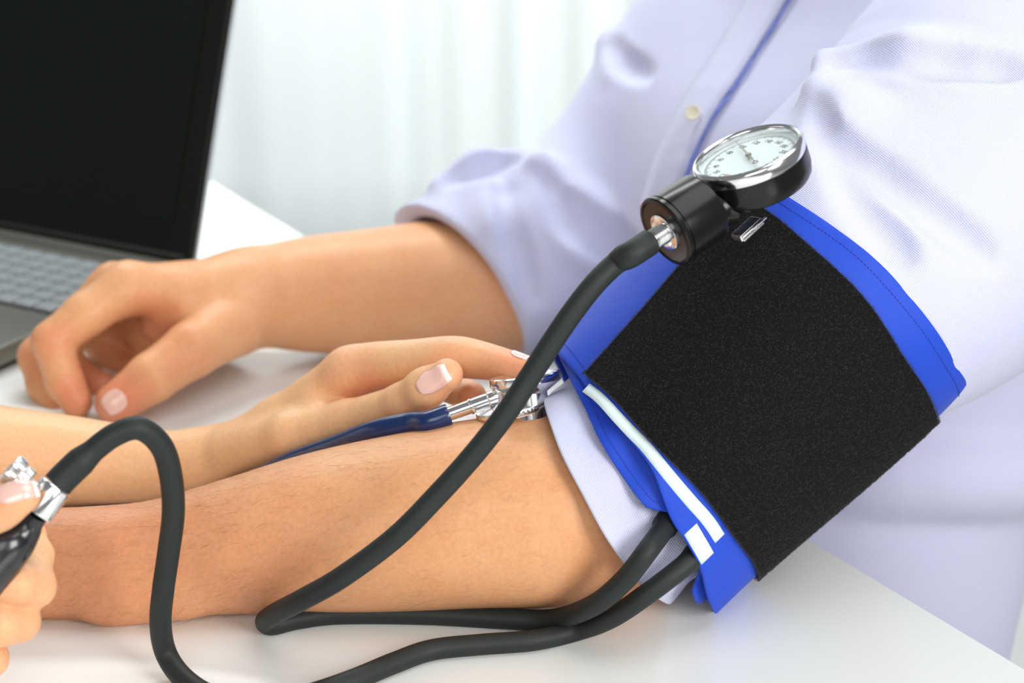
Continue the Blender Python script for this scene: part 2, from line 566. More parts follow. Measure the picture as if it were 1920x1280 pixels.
# ------------------------------------------------------------------ laptop
def laptop():
    H = Z(352, 497, 0.020)
    a = nrm([-0.88, 0.475, 0]); b = np.array([-a[1] * 1.0, a[0], 0]); b = b if b[1] < 0 else -b
    up = np.array([0, 0, 1.0])
    W, Dp = 0.37, 0.245
    L = empty('laptop', (*(H + a * W / 2 + b * Dp / 2)[:2], T), 'open grey laptop with a black screen at the back left of the desk', 'laptop')
    top = T + 0.020
    def q(u, v, z): return np.array([H[0], H[1], 0]) + a * u + b * v + up * z
    base = MB().box(q(W / 2, Dp / 2, T + 0.0125), a, b, up, W, Dp, 0.015).build('base', M['laptop'], L, True, bevel=0.003)
    MB().box(q(W / 2, Dp / 2, T + 0.003), a, b, up, W - 0.012, Dp - 0.012, 0.006).build('underside', M['lid'], L, True, bevel=0.001)
    MB().box(q(W / 2, Dp / 2 + 0.001, T + 0.0125), a, b, up, W + 0.0012, Dp + 0.0012, 0.003).build('trim_strip', M['laptop'], base, True, bevel=0.0008)
    # keyboard well and keys
    MB().box(q(W / 2, 0.092, top + 0.0002), a, b, up, W - 0.030, 0.112, 0.0006).build('keyboard_tray', M['tray'], base, True)
    km = None
    for r in range(6):
        for c in range(16):
            p = q(0.027 + c * 0.0211, 0.046 + r * 0.0185, top + 0.0022)
            if km is None:
                km = MB().box((0, 0, 0), a, b, up, 0.0178, 0.0155, 0.0034).build('key', M['key'], L, True, bevel=0.0012)
                km.location = (0, 0, 0); k = km; base_loc = k.location.copy()
            else:
                k = km.copy(); COL.objects.link(k)
            k.location = Vector(p)
            k['row'] = r
            del k['row']
    MB().box(q(W * 0.55, 0.195, top + 0.0003), a, b, up, 0.09, 0.05, 0.0008).build('touchpad', M['lidedge'], base, True)
    # lid leaning back
    tilt = math.radians(20)
    lu = up * math.cos(tilt) - b * math.sin(tilt)
    ln = np.cross(a, lu); ln = ln if np.dot(ln, b) > 0 else -ln     # faces the user
    h0 = q(0, -0.002, top + 0.002)
    Hh = 0.245
    lid = MB().box(h0 + a * W / 2 + lu * Hh / 2 - ln * 0.004, a, lu, ln, W, Hh, 0.007).build('lid', M['lid'], L, True, bevel=0.0025)
    MB().box(h0 + a * W / 2 + lu * Hh / 2 - ln * 0.0085, a, lu, ln, W + 0.002, Hh + 0.001, 0.003).build('lid_back', M['lidedge'], L, True, bevel=0.0012)
    MB().box(h0 + a * W / 2 + lu * (Hh / 2 + 0.008), a, lu, ln, W - 0.046, Hh - 0.046, 0.0012).build('screen', M['screen'], lid, True)
    MB().tube([h0 + a * 0.004, h0 + a * (W - 0.004)], 0.0055, 14).build('hinge', M['lid'], L)
    MB().box(q(W / 2, 0.010, top + 0.0012), a, b, up, W - 0.01, 0.011, 0.003).build('hinge_cover', M['laptop'], base, True, bevel=0.0012)
laptop()

# ------------------------------------------------------------------ the man whose pressure is taken
eu2 = nrm([-eu[0], -eu[1], 0])                       # along the desk edge towards the far side
cn = en                                             # the way his chest faces
def TC(z, s, d=0.0):                                # a place in the trunk: height, sideways, forward
    base = np.array([0.195, 1.185, 0]) + np.array([0.27, 0.20, 0]) * max(z, 0)
    p = base + eu2 * s + cn * d
    return np.array([p[0], p[1], T + z])
J_el = C(1180, 950, .852, 160)
fore = [J_el, C(1050, 952, .842, 180), C(900, 962, .840, 174), C(750, 980, .838, 163), C(600, 998, .836, 148),
        C(450, 1022, .835, 126), C(300, 1046, .834, 107), C(180, 1054, .833, 102), C(60, 1056, .832, 101), C(-60, 1050, .832, 104)]
def near_hand():
    c, r = C(-60, 1050, .832, 100)
    d = np.array([-1.0, 0, 0]); s = np.array([0, 1.0, 0]); u = np.array([0, 0, 1.0])
    parts = []
    for k, (off, ln) in enumerate(((0.030, 1.0), (0.010, 1.1), (-0.011, 1.03), (-0.030, 0.84))):
        m = c + d * 0.075 + s * off + u * -0.008
        parts.append(cone(c + s * off * 0.6 + u * -0.003, m, 0.021, 0.014))
        f = [m, m + d * 0.042 * ln + u * 0.006, m + d * 0.064 * ln + u * 0.018, m + d * 0.076 * ln + u * 0.033]
        parts += limb(list(zip(f, [0.012, 0.010, 0.009, 0.008])))
    t0 = c + s * 0.028 + u * 0.004
    parts += limb(list(zip([t0, t0 + d * 0.035 + s * 0.022 + u * 0.012, t0 + d * 0.065 + s * 0.025 + u * 0.022, t0 + d * 0.088 + s * 0.018 + u * 0.03], [0.020, 0.015, 0.012, 0.009])))
    return union(0.008, parts)
Sn = TC(0.23, -0.195); Sf = TC(0.25, 0.19)
upper_n = limb([J_el, (P(1562, 545, .93), 0.055), (Sn, 0.062)])
# far arm
far_fore = [C(1010, 545, 1.255, 118), C(900, 540, 1.240, 128), C(800, 541, 1.230, 124), C(700, 548, 1.220, 117),
            C(600, 551, 1.210, 109), C(530, 554, 1.200, 98), C(465, 556, 1.185, 86)]
upper_f = limb([(far_fore[0][0], far_fore[0][1]), (P(1120, 400, 1.30), 0.045), (P(1400, 30, 1.36), 0.045), (Sf, 0.045)])
W_ = C(455, 556, 1.180, 80)
def fing(js, k=0.004): return union(k, limb(js))
palm_f = union(0.014, [
    cone(W_[0], C(240, 540, 1.140, 46)[0], W_[1], C(240, 540, 1.140, 46)[1]),
    cone(C(440, 550, 1.20, 66)[0], C(215, 540, 1.170, 42)[0], C(440, 550, 1.20, 66)[1], C(215, 540, 1.170, 42)[1]),
    cone(C(440, 550, 1.22, 55)[0], C(245, 548, 1.205, 40)[0], C(440, 550, 1.22, 55)[1], C(245, 548, 1.205, 40)[1]),
    cone(C(420, 600, 1.165, 70)[0], C(345, 600, 1.160, 46)[0], C(420, 600, 1.165, 70)[1], C(345, 600, 1.160, 46)[1]),
    cone(C(400, 600, 1.20, 66)[0], C(275, 610, 1.205, 50)[0], C(400, 600, 1.20, 66)[1], C(275, 610, 1.205, 50)[1]),
    cone(C(410, 620, 1.195, 55)[0], C(300, 645, 1.190, 42)[0], C(410, 620, 1.195, 55)[1], C(300, 645, 1.190, 42)[1]),
    cone(C(345, 565, 1.150, 50)[0], C(300, 615, 1.155, 30)[0], C(345, 565, 1.150, 50)[1], C(300, 615, 1.155, 30)[1])])
th_f = [C(435, 608, 1.150, 63), C(360, 655, 1.115, 53), C(284, 708, 1.092, 47), C(218, 756, 1.082, 40)]
ix_f = [C(240, 538, 1.140, 46), C(160, 590, 1.122, 42), C(98, 640, 1.108, 38), C(122, 716, 1.098, 35), C(143, 752, 1.094, 31)]
md_f = [C(215, 535, 1.172, 42), C(72, 668, 1.142, 37), C(84, 722, 1.130, 33), C(108, 757, 1.118, 29)]
rg_f = [C(225, 540, 1.195, 38), C(110, 655, 1.175, 33), C(150, 700, 1.158, 29), C(190, 722, 1.140, 26)]
pk_f = [C(245, 548, 1.215, 34), C(190, 645, 1.205, 32), C(225, 692, 1.190, 28), C(262, 700, 1.175, 25)]
hand_f = union(0.010, [palm_f, union(0.0015, [fing(th_f), fing(ix_f), fing(md_f), fing(rg_f), fing(pk_f)])])
trunk = union(0.03, [cone(TC(-0.20, 0), TC(0.2, 0), 0.085, 0.090), cone(TC(0.24, 0), TC(0.33, 0.0, 0.01), 0.06, 0.055), cone(Sn, Sf, 0.045, 0.040)])
veins = [cone(C(330, 985, .800, 8)[0], C(520, 960, .797, 8)[0], 0.0025, 0.0025), cone(C(330, 1010, .797, 6)[0], C(620, 1000, .79, 8)[0], 0.002, 0.002),
         cone(C(880, 890, .796, 6)[0], C(1000, 850, .80, 6)[0], 0.003, 0.003), cone(C(560, 930, .80, 6)[0], C(760, 870, .802, 6)[0], 0.002, 0.002)]
wrist_bone = cone(C(210, 1120, .815, 42)[0], C(330, 1112, .812, 40)[0], 0.013, 0.011)
body = union(0.016, [union(0.003, limb(smooth(fore))), union(0.006, upper_n), near_hand(), union(0.003, limb(smooth(far_fore))), union(0.006, upper_f),
                     hand_f, trunk] + [wrist_bone])
man = empty('person', (*TC(0, 0)[:2], T - 0.25), 'man in a pale lilac shirt having the pressure cuff wrapped round his bent arm', 'person')
V, F = polygonise(body, 0.00155)
me = np_mesh('body', V, F, True)
set_flush(me, V, [(P(216, 758, 1.06), .035, .9), (P(143, 752, 1.07), .03, .9), (P(98, 640, 1.08), .03, .6), (P(290, 610, 1.13), .03, .5),
                  (P(72, 668, 1.12), .03, .5), (P(190, 715, 1.12), .045, .8), (P(180, 1050, .80), .09, .42), (P(60, 1080, .80), .08, .4),
                  (P(345, 660, 1.09), .03, .3), (P(450, 1100, .80), .08, .3), (P(1130, 1050, .82), .05, .3)])
man_body = link('body', me, M['skin_p'], man)

def nail(name, center, along, out, length, width, mat_, parent, tip=None, curve=0.5, S=None):
    # a curved plate: along points to the finger tip, out away from the finger
    along = nrm(along); out = nrm(out - along * np.dot(out, along)); side = np.cross(along, out)
    def plate(a0, a1, nm, m, lift, par):
        vs = []; fs = []; nu, nv = 13, 13
        for i in range(nu):
            u = a0 + (a1 - a0) * i / (nu - 1)
            wd = width / 2 * (math.sqrt(max(0.02, 1 - (max(0, -u - 0.08) / 0.43) ** 2.2)) if u < 0 else 1 - 0.30 * (u * 2) ** 3)
            for j in range(nv):
                v = -1 + 2 * j / (nv - 1)
                ang = v * 1.0
                p = center + along * u * length + side * math.sin(ang) / math.sin(1.0) * wd + out * ((math.cos(ang) - 1) * wd * curve * 2 - 0.10 * length * (u * 2) ** 2 * 0.6 + lift)
                vs.append(p)
        if S is not None:                                # let the plate lie on the finger
            pv = np.array(vs); hs = np.linspace(-.006, .006, 61)
            best = np.full(len(pv), -.006)
            for hh in hs:
                inside = S.f(pv + out * hh) < 0
                best = np.where(inside, hh, best)
            best = np.maximum(best + .0005, -.0006)
            g = best.reshape(nu, nv)
            for _ in range(2):
                q = np.pad(g, 1, mode='edge'); g = np.maximum(g, (q[:-2, 1:-1] + q[2:, 1:-1] + q[1:-1, :-2] + q[1:-1, 2:]) / 4)
            vs = list(pv + out * g.reshape(-1)[:, None])
        for i in range(nu - 1):
            for j in range(nv - 1):
                a = i * nv + j
                fs.append((a, a + nv, a + nv + 1, a + 1))
        o = link(nm, mesh(nm, vs, fs), m, par)
        o.modifiers.new('s', 'SOLIDIFY').thickness = -0.0006
        return o
    n = plate(-0.5, 0.5 if tip is None else 0.38, name, mat_, 0, parent)
    if tip is not None:
        plate(0.36, 0.48, 'nail_tip', tip, 0.0001, n)
    return n
def nail_on(joints, end_frac, outdir, length, width, m, parent, tip=None, depth=0.93, S=None):
    a, b = joints[-2], joints[-1]
    al = nrm(b[0] - a[0])
    c = a[0] + (b[0] - a[0]) * end_frac
    r = a[1] + (b[1] - a[1]) * min(end_frac, 1)
    out = nrm(outdir - al * np.dot(outdir, al))
    al = nrm(al * np.linalg.norm(b[0] - a[0]) + out * (b[1] - a[1]) * 1.3)      # follow the taper of the finger
    return nail('fingernail', c + out * r * depth, al, out, length, width, m, parent, tip, S=S)
tocam = lambda p: nrm(CAM - p)
nail_on(th_f, 0.98, tocam(th_f[-1][0]) + np.array([0.1, 0, .25]), 0.0165, 0.0160, M['nail'], man_body, depth=1.0, S=body)

# arm hair on the near forearm
def arm_hair():
    sel = []
    d = V - CAM; dep = d @ FWD
    px = 960 + FPX * (d @ RIGHT) / dep; py = 640 - FPX * (d @ UP) / dep
    idx = np.where((px > 60) & (px < 1080) & (V[:, 1] < 0.93) & (V[:, 2] < T + 0.13) & (V[:, 1] > 0.76))[0]
    # normals
    nv = np.zeros_like(V)
    e1_ = V[F[:, 1]] - V[F[:, 0]]; e2_ = V[F[:, 3]] - V[F[:, 0]]; fn = np.cross(e1_, e2_)
    for k in range(4): np.add.at(nv, F[:, k], fn)
    nv /= np.linalg.norm(nv, axis=1)[:, None] + 1e-12
    mb_v = []; mb_f = []
    n = 0
    prob = np.clip(1.15 - px[idx] / 1150, 0.25, 1)
    prob = prob / prob.sum()
    pick = RNG.choice(idx, 3600, p=prob)
    for i in pick:
        x = V[i] + RNG.normal(0, .0005, 3); nn = nv[i]
        ln = RNG.uniform(.005, .013) * (1.0 if px[i] < 700 else 0.75)
        dr = np.array([-0.75, -0.1, -0.25]) + RNG.normal(0, .28, 3)
        dr = dr - nn * np.dot(dr, nn); dr = nrm(dr)
        curl = RNG.normal(0, .25, 3) + np.array([0, 0, -0.15])
        pts = []
        for s in range(5):
            t = s / 4
            lift = 0.0005 + ln * (0.30 * t - 0.16 * t * t)
            pts.append(x + dr * ln * t + nn * lift + (curl - nn * np.dot(curl, nn)) * ln * t * t * .6)
        rad = 0.000033
        u = nrm(np.cross(dr, nn)); b = len(mb_v)
        for s, p in enumerate(pts):
            r = rad * (1 - 0.8 * s / 4)
            mb_v += [p + u * r, p - u * r * .5 + nn * r * .87, p - u * r * .5 - nn * r * .87]
        for s in range(4):
            for k in range(3):
                l = (k + 1) % 3
                mb_f.append((b + s * 3 + k, b + s * 3 + l, b + s * 3 + 3 + l, b + s * 3 + 3 + k))
    me_ = np_mesh('arm_hair', np.array(mb_v), np.array(mb_f))
    o = link('arm_hair', me_, M['hair'], man_body)
    tag(o, 'fine dark hair on the near forearm', kind='stuff')
arm_hair()

# ------------------------------------------------------------------ his shirt
def shirt_solid():
    L = []
    L += [cone(TC(-0.24, -0.085), TC(0.15, -0.10), 0.122, 0.118), cone(TC(-0.24, 0.085), TC(0.15, 0.10), 0.122, 0.118),
          cone(TC(-0.1, 0, .01), TC(0.12, 0.0, .012), 0.125, 0.125), cone(TC(0.24, -0.10), TC(0.24, 0.10), 0.085, 0.085),
          cone(TC(0.30, -0.05), TC(0.30, 0.05), 0.075, 0.075)]
    t = union(0.05, L)
    near = union(0.03, limb([C(1270, 830, .878, 225), C(1562, 530, .926, 290), C(1700, 440, .955, 305), C(1805, 335, .985, 325), C(1905, 205, 1.02, 345)]))
    farr = union(0.03, [cone(*[C(850, 530, 1.242, 148)[0], C(985, 482, 1.262, 172)[0]], C(850, 530, 1.242, 148)[1], C(985, 482, 1.262, 172)[1]),
                        cone(C(985, 482, 1.262, 172)[0], C(1105, 430, 1.29, 160)[0], C(985, 482, 1.262, 172)[1], C(1105, 430, 1.29, 160)[1]),
                        cone(C(1105, 430, 1.29, 160)[0], C(1385, 30, 1.345, 176)[0], C(1105, 430, 1.29, 160)[1], C(1385, 30, 1.345, 176)[1]),
                        cone(C(760, 535, 1.238, 138)[0], C(850, 530, 1.242, 148)[0], C(760, 535, 1.238, 138)[1], C(850, 530, 1.242, 148)[1])])
    def ridge(pts, r):
        ps = [P(*p) for p in pts]
        return limb(list(zip(ps, [r * (0.5 if i in (0, len(ps) - 1) else 1) for i in range(len(ps))])))
    fold = []
    fold += ridge([(1530, 165, .935), (1580, 230, .915), (1700, 330, .90), (1840, 470, .90)], 0.012)
    fold += ridge([(1545, 110, .955), (1700, 110, .935), (1920, 150, .92)], 0.010)
    fold += ridge([(1560, 250, .90), (1650, 400, .885), (1760, 560, .885)], 0.009)
    fold += ridge([(1010, 300, 1.24), (1080, 400, 1.22), (1180, 460, 1.21)], 0.012)
    fold += ridge([(1040, 380, 1.22), (1090, 450, 1.205), (1200, 520, 1.20)], 0.010)
    fold += ridge([(880, 330, 1.26), (940, 420, 1.21), (1010, 560, 1.20)], 0.009)
    fold += ridge([(1140, 80, 1.33), (1190, 140, 1.29), (1250, 200, 1.26)], 0.012)
    fold += ridge([(820, 345, 1.255), (900, 305, 1.27), (970, 300, 1.27)], 0.006)
    for a in range(1560, 2080, 40):                   # the shirt blouses over in a long level fold above the waist
        for q, w_ in ((0, 0.013), (1, 0.010)):
            pts_ = []
            for px_ in (a, a + 40):
                py_ = 895 + (px_ - 1560) * 0.03 - 34 * q
                ys = np.linspace(.85, 1.3, 160); ps = np.array([P(px_, py_, y) for y in ys]); d_ = t.f(ps)
                if d_.min() < 0: pts_.append(P(px_, py_, ys[int(np.argmax(d_ < 0))] + (0.007 if q == 0 else 0.006)))
            if len(pts_) == 2: fold.append(cone(pts_[0], pts_[1], w_, w_))
    s = union(0.022, [t, near, farr] + fold)
    def groove(pts, r):
        return limb([(P(*p), r) for p in pts])
    g = []
    def crease(path, r, y0, y1, sink=0.0):
        # a soft crease pressed along the cloth
        out = []
        for a, b in [(q[0], q[1]) for q in catmull([np.array([u, v, 0.0]) for u, v in path], 4)]:
            ys = np.linspace(y0, y1, 220)
            ps = np.array([P(a, b, y) for y in ys]); d = s.f(ps)
            if d.min() < 0: out.append(P(a, b, ys[int(np.argmax(d < 0))] + sink))
        n = len(out)
        return limb([(q, r * (0.25 + 0.75 * math.sin(math.pi * (i + .5) / n))) for i, q in enumerate(out)])
    g += crease([(1022, 325), (1060, 400), (1115, 455), (1195, 490)], 0.0060, 1.05, 1.45)
    g += crease([(1075, 370), (1125, 425), (1200, 470)], 0.0050, 1.05, 1.45)
    g += crease([(845, 335), (905, 312), (958, 300)], 0.0030, 1.05, 1.45)
    g += crease([(1142, 80), (1165, 115), (1215, 140)], 0.0032, 1.05, 1.45)
    g += crease([(940, 330), (960, 430), (1000, 560)], 0.0040, 1.05, 1.45)
    g += crease([(1525, 190), (1545, 250), (1650, 325), (1760, 410), (1850, 480)], 0.0032, .80, 1.15)
    g += crease([(1568, 108), (1680, 103), (1800, 118), (1915, 130)], 0.0035, .80, 1.15)
    g += crease([(1560, 300), (1640, 420), (1700, 480)], 0.0030, .80, 1.15)
    # mouth of the far sleeve
    mo = C(862, 528, 1.240, 150)
    nm = ring_normal(0.79, -0.62, 0.42)
    inner = cone(mo[0] - nm * 0.06, mo[0] + nm * 0.0, mo[1] * 0.97, mo[1] * 0.93)
    def f(p):
        d = s.f(p)
        nearm = np.linalg.norm(p - mo[0], axis=1) < 0.17
        cut = -((p - (mo[0] + nm * 0.0)) @ nm)
        return np.where(nearm, np.maximum(d, cut), d)
    return carve(carve(Prim(f, s.c, s.r), 0.014, g), 0.003, [inner])
V2, F2 = polygonise(shirt_solid(), 0.0022, 0.008)
me = np_mesh('shirt', V2, F2, True)
ax_u = ring_normal(0.70, -0.71, 0.15); ax_s = nrm(np.cross(ax_u, -FWD))
set_uv(me, V2, lambda v: np.stack([v @ ax_u, v @ ax_s], 1))
shirt = link('shirt', me, M['shirt'], man)
tag(shirt, 'pale lilac shirt with rolled sleeves')

class Wrap:
    """a sleeve-like surface: t runs along it, phi round it (0 faces the viewer, + to the lower right)"""
    def __init__(s, c0, n0, r0, c1, n1, r1, bulge=0.0, wr=None):
        s.c0, s.n0, s.r0, s.c1, s.n1, s.r1, s.b, s.wr = c0, n0, r0, c1, n1, r1, bulge, wr
    def pt(s, t, ph, dr=0.0):
        c = s.c0 + (s.c1 - s.c0) * t
        n = nrm(s.n0 + (s.n1 - s.n0) * t)
        f = -FWD - n * np.dot(-FWD, n); f = nrm(f)
        sd = np.cross(n, f)
        r = s.r0 + (s.r1 - s.r0) * t + s.b * math.sin(math.pi * min(max(t, 0), 1)) + dr
        if s.wr: r += s.wr(t, ph)
        return c + r * (f * math.cos(ph) + sd * math.sin(ph))
    def nor(s, t, ph):
        e = 1e-3
        a = s.pt(t + e, ph) - s.pt(t - e, ph); b = s.pt(t, ph + e) - s.pt(t, ph - e)
        n = nrm(np.cross(b, a)); c = s.c0 + (s.c1 - s.c0) * t
        return n if np.dot(n, s.pt(t, ph) - c) > 0 else -n
    def sheet(s, name, m, parent, t0, t1, p0, p1, nt, np_, thick, dr=0.0, tfun=None, closed=False):
        vs = []; fs = []; uv = []
        for j in range(np_):
            ph = p0 + (p1 - p0) * j / (np_ if closed else np_ - 1)
            for i in range(nt):
                a = i / (nt - 1)
                lo, hi = (t0, t1) if tfun is None else tfun(ph)
                t = lo + (hi - lo) * a
                vs.append(s.pt(t, ph, dr)); uv.append((t * np.linalg.norm(s.c1 - s.c0), ph * (s.r0 + s.r1) / 2))
        J = np_ if closed else np_ - 1
        for j in range(J):
            k = (j + 1) % np_
            for i in range(nt - 1):
                fs.append((j * nt + i, j * nt + i + 1, k * nt + i + 1, k * nt + i))
        me_ = mesh(name, vs, fs); set_uv(me_, np.array(vs), lambda v: np.array(uv))
        o = link(name, me_, m, parent)
        md = o.modifiers.new('s', 'SOLIDIFY'); md.thickness = thick; md.offset = 0; 
        bv = o.modifiers.new('b', 'BEVEL'); bv.width = thick * .35; bv.segments = 2; bv.limit_method = 'ANGLE'; bv.angle_limit = 1.0
        return o
    def locate(s, px, py):
        best = None
        for i in range(-10, 121):
            for j in range(-60, 61):
                t = i / 100; ph = math.pi * j / 100
                x, y = proj(s.pt(t, ph)); d = (x - px) ** 2 + (y - py) ** 2
                if best is None or d < best[0]: best = (d, t, ph)
        for st in (0.4, 0.1, 0.03):
            for i in range(-3, 4):
                for j in range(-3, 4):
                    t = best[1] + i * .01 * st; ph = best[2] + j * .0314 * st
                    x, y = proj(s.pt(t, ph)); d = (x - px) ** 2 + (y - py) ** 2
                    if d < best[0]: best = (d, t, ph)
        return best[1], best[2]

# rolled end of the near sleeve, between the bare forearm and the blue cuff
sl = Wrap(P(1142, 928, .846), ring_normal(0.86, -0.51, -0.17), R(222, P(1142, 928, .846)),
          P(1300, 800, .885), ring_normal(0.75, -0.66, 0.10), R(238, P(1300, 800, .885)),
          bulge=-0.005, wr=lambda t, ph: 0.0010 * math.sin(5 * ph + 4 * t) + 0.0010 * math.sin(9 * ph - 9 * t))
sc_ = sl.sheet('rolled_cuff', M['shirt'], shirt, -0.02, 0.9, -math.pi, math.pi, 40, 160, 0.0022, closed=True)
sl.sheet('sleeve_lining', M['shirt'], shirt, -0.015, 0.5, -math.pi, math.pi, 16, 160, 0.0012, dr=-0.0028, closed=True)

# buttons and the placket of the shirt front
def front_hit(px, py, S, y0=1.0, y1=1.45):
    ys = np.linspace(y0, y1, 400)
    pts = np.array([P(px, py, y) for y in ys])
    d = S.f(pts); k = np.argmax(d < 0)
    return pts[max(k - 1, 0)] if d.min() < 0 else None
SS = shirt_solid()
def placket(path, name, width, m, lift):
    vs = []; fs = []
    pts = catmull([np.array([a, b, 0.0]) for a, b in path], 8)
    for i, p in enumerate(pts):
        t = nrm(pts[min(i + 1, len(pts) - 1)] - pts[max(i - 1, 0)]); s_ = np.array([-t[1], t[0], 0])
        for k in range(5):
            q = p + s_ * width * (k / 4 - 0.5)
            h = front_hit(q[0], q[1], SS, 1.0, 1.5)
            if h is None: h = P(q[0], q[1], 1.2)
            vs.append(h - FWD * lift)
    for i in range(len(pts) - 1):
        for k in range(4):
            a = i * 5 + k; fs.append((a, a + 5, a + 6, a + 1))
    me_ = mesh(name, vs, fs); set_uv(me_, np.array(vs), lambda v: np.stack([v @ ax_u, v @ ax_s], 1))
    o = link(name, me_, m, shirt); o.modifiers.new('s', 'SOLIDIFY').thickness = 0.0016
    return o
placket([(1230, 400), (1262, 300), (1310, 200), (1370, 110), (1450, -20), (1500, -110)], 'placket', 62, M['shirt'], 0.0022)
placket([(1262, 410), (1293, 312), (1338, 222), (1398, 135), (1480, 2), (1530, -90)], 'placket_seam', 2.6, M['seam'], 0.0018)
def button(px, py):
    p = front_hit(px, py, SS, 1.0, 1.5)
    n = nrm(-FWD + np.array([-.25, 0, .25]))
    b = MB().lathe([(0.0001, 0.0016), (0.0030, 0.0016), (0.0040, 0.0026), (0.0052, 0.0026), (0.0056, 0.0012), (0.0050, 0.0)], p + n * 0.0085, n, 40).build('button', M['button'], shirt)
button(1302, 220)

# ------------------------------------------------------------------ the blood pressure cuff
Wr = Wrap(P(1195, 894, .866), ring_normal(0.845, -0.537, 0.05), R(287, P(1195, 894, .866)),
          P(1565, 524, .926), ring_normal(0.665, -0.747, 0.20), R(312, P(1565, 524, .926)), bulge=-0.001,
          wr=lambda t, ph: 0.0012 * math.sin(3 * ph + 5 * t) + (0.0012 * math.sin(11 * ph + 2) * max(0, abs(t - 0.5) * 2 - 0.6) / 0.4))
c0 = Wr.pt(0.5, 0)
cuff = empty('blood_pressure_cuff', Wr.c0, 'blue nylon pressure cuff with black velcro wrapped round the upper arm', 'pressure cuff')
def wobble(ph): return 0.0015 * math.sin(6 * ph) + 0.001 * math.sin(11 * ph)
def table(pts):
    xs, ys = zip(*pts)
    return lambda v: float(np.mean(np.interp([v - .12, v - .06, v, v + .06, v + .12], xs, ys)))
rim_lo = table([(-3.15, -.02), (-1.5, -.02), (-.82, -.01), (-.41, .0), (-.19, .02), (0, .012), (.15, -.028), (.31, -.015), (.53, -.012), (.79, -.03), (1.0, -.04), (1.6, -.03), (3.15, -.02)])
rim_hi = table([(-3.15, .99), (-1.5, .97), (-.6, .925), (-.19, .938), (.22, .932), (.63, .927), (.9, .938), (1.2, .955), (1.57, .98), (2.0, .99), (3.15, .99)])
wrap = Wr.sheet('wrap', M['nylon'], cuff, 0, 1, -math.pi, math.pi, 60, 220, 0.0022, closed=True, tfun=lambda ph: (rim_lo(ph) + wobble(ph), rim_hi(ph) + wobble(ph)))
Wi = Wrap(Wr.c0, Wr.n0, Wr.r0, Wr.c1, Wr.n1, Wr.r1, wr=lambda t, ph: 0.0015 * math.sin(4 * ph) + 0.001 * math.sin(13 * ph + 1))
inner_lo = table([(-3.15, .05), (-1.6, .0), (-1.07, -.035), (-.85, -.045), (-.44, -.075), (-.16, -.07), (.07, -.065), (.18, -.045), (.25, .05),
                  (.66, .05), (.74, -.055), (.9, -.075), (1.15, -.06), (1.4, .05), (3.15, .05)])
def inner_t(ph): return (inner_lo(ph), 0.25)
inner = Wi.sheet('inner_lining', M['nylon'], cuff, 0, 1, -math.pi, math.pi, 24, 200, 0.0018, dr=-0.0062, closed=True, tfun=inner_t)
top_in = Wi.sheet('inner_lining', M['nylon'], cuff, 0.75, 0.90, -math.pi, math.pi, 14, 200, 0.0018, dr=-0.0055, closed=True)
# black velcro panel
v_lo = table([(-.91, .012), (-.35, .05), (0, .08), (.41, .11), (1.35, .14), (2.3, .15)])
v_hi = table([(-.91, .845), (-.57, .84), (-.16, .83), (.19, .82), (.53, .805), (.97, .81), (1.4, .85), (2.3, .86)])
def vel_t(ph): return (v_lo(ph) + .003 * math.sin(9 * ph), v_hi(ph) + .003 * math.sin(8 * ph + 1))
velcro = Wr.sheet('velcro_panel', M['velcro'], cuff, 0, 1, -0.87, 2.25, 70, 160, 0.0026, dr=0.0024, tfun=vel_t)
def fuzz(n):
    vs = []; fs = []
    for q in range(n):
        ph = RNG.uniform(-0.87, 2.1) if q > n * .1 else RNG.choice([-0.87, 2.1])
        lo, hi = vel_t(ph)
        a = RNG.uniform(0, 1)
        if q % 9 == 0: a = RNG.choice([0.0, 1.0])
        t = lo + (hi - lo) * a
        p = Wr.pt(t, ph, 0.0035); nn = Wr.nor(t, ph)
        ln = RNG.uniform(.0007, .0018)
        d = RNG.normal(0, 1, 3); d = nrm(d - nn * np.dot(d, nn)); e = np.cross(nn, d)
        tw = RNG.uniform(-1, 1); hgt = RNG.uniform(.2, .8)
        pts = [p + d * ln * (s - .3) + e * ln * tw * (s * s) + nn * ln * hgt * math.sin(s * 2.4) * .7 for s in (0, .33, .66, 1)]
        r = RNG.uniform(.00003, .00007); b = len(vs)
        for x in pts: vs += [x + e * r, x - e * r * .5 + nn * r * .87, x - e * r * .5 - nn * r * .87]
        for s in range(3):
            for k in range(3):
                l = (k + 1) % 3
                fs.append((b + s * 3 + k, b + s * 3 + l, b + s * 3 + 3 + l, b + s * 3 + 3 + k))
    o = link('velcro_fuzz', np_mesh('velcro_fuzz', np.array(vs), np.array(fs)), M['fuzz'], velcro)
    tag(o, kind='stuff')
fuzz(36000)
# stitching along the hems
def stitches(W, tf, p0, p1, n, dr, parent):
    b = MB()
    for k in range(n):
        a = p0 + (p1 - p0) * k / n; c = a + (p1 - p0) / n * 0.62
        pa = W.pt(tf(a), a, dr); pc = W.pt(tf(c), c, dr)
        b.tube([pa, (pa + pc) / 2 + (pa + pc - 2 * W.c0) * 0.0, pc], 0.00024, 5)
    b.build('stitching', M['thread'], parent)
stitches(Wr, lambda p: rim_hi(p) - .035, -1.2, 1.8, 120, 0.0013, wrap)
stitches(Wi, lambda p: inner_t(p)[0] + 0.028, -1.3, 0.1, 64, -0.0051, inner)
stitches(Wr, lambda p: 0.025, -1.55, -0.93, 24, 0.0013, wrap)
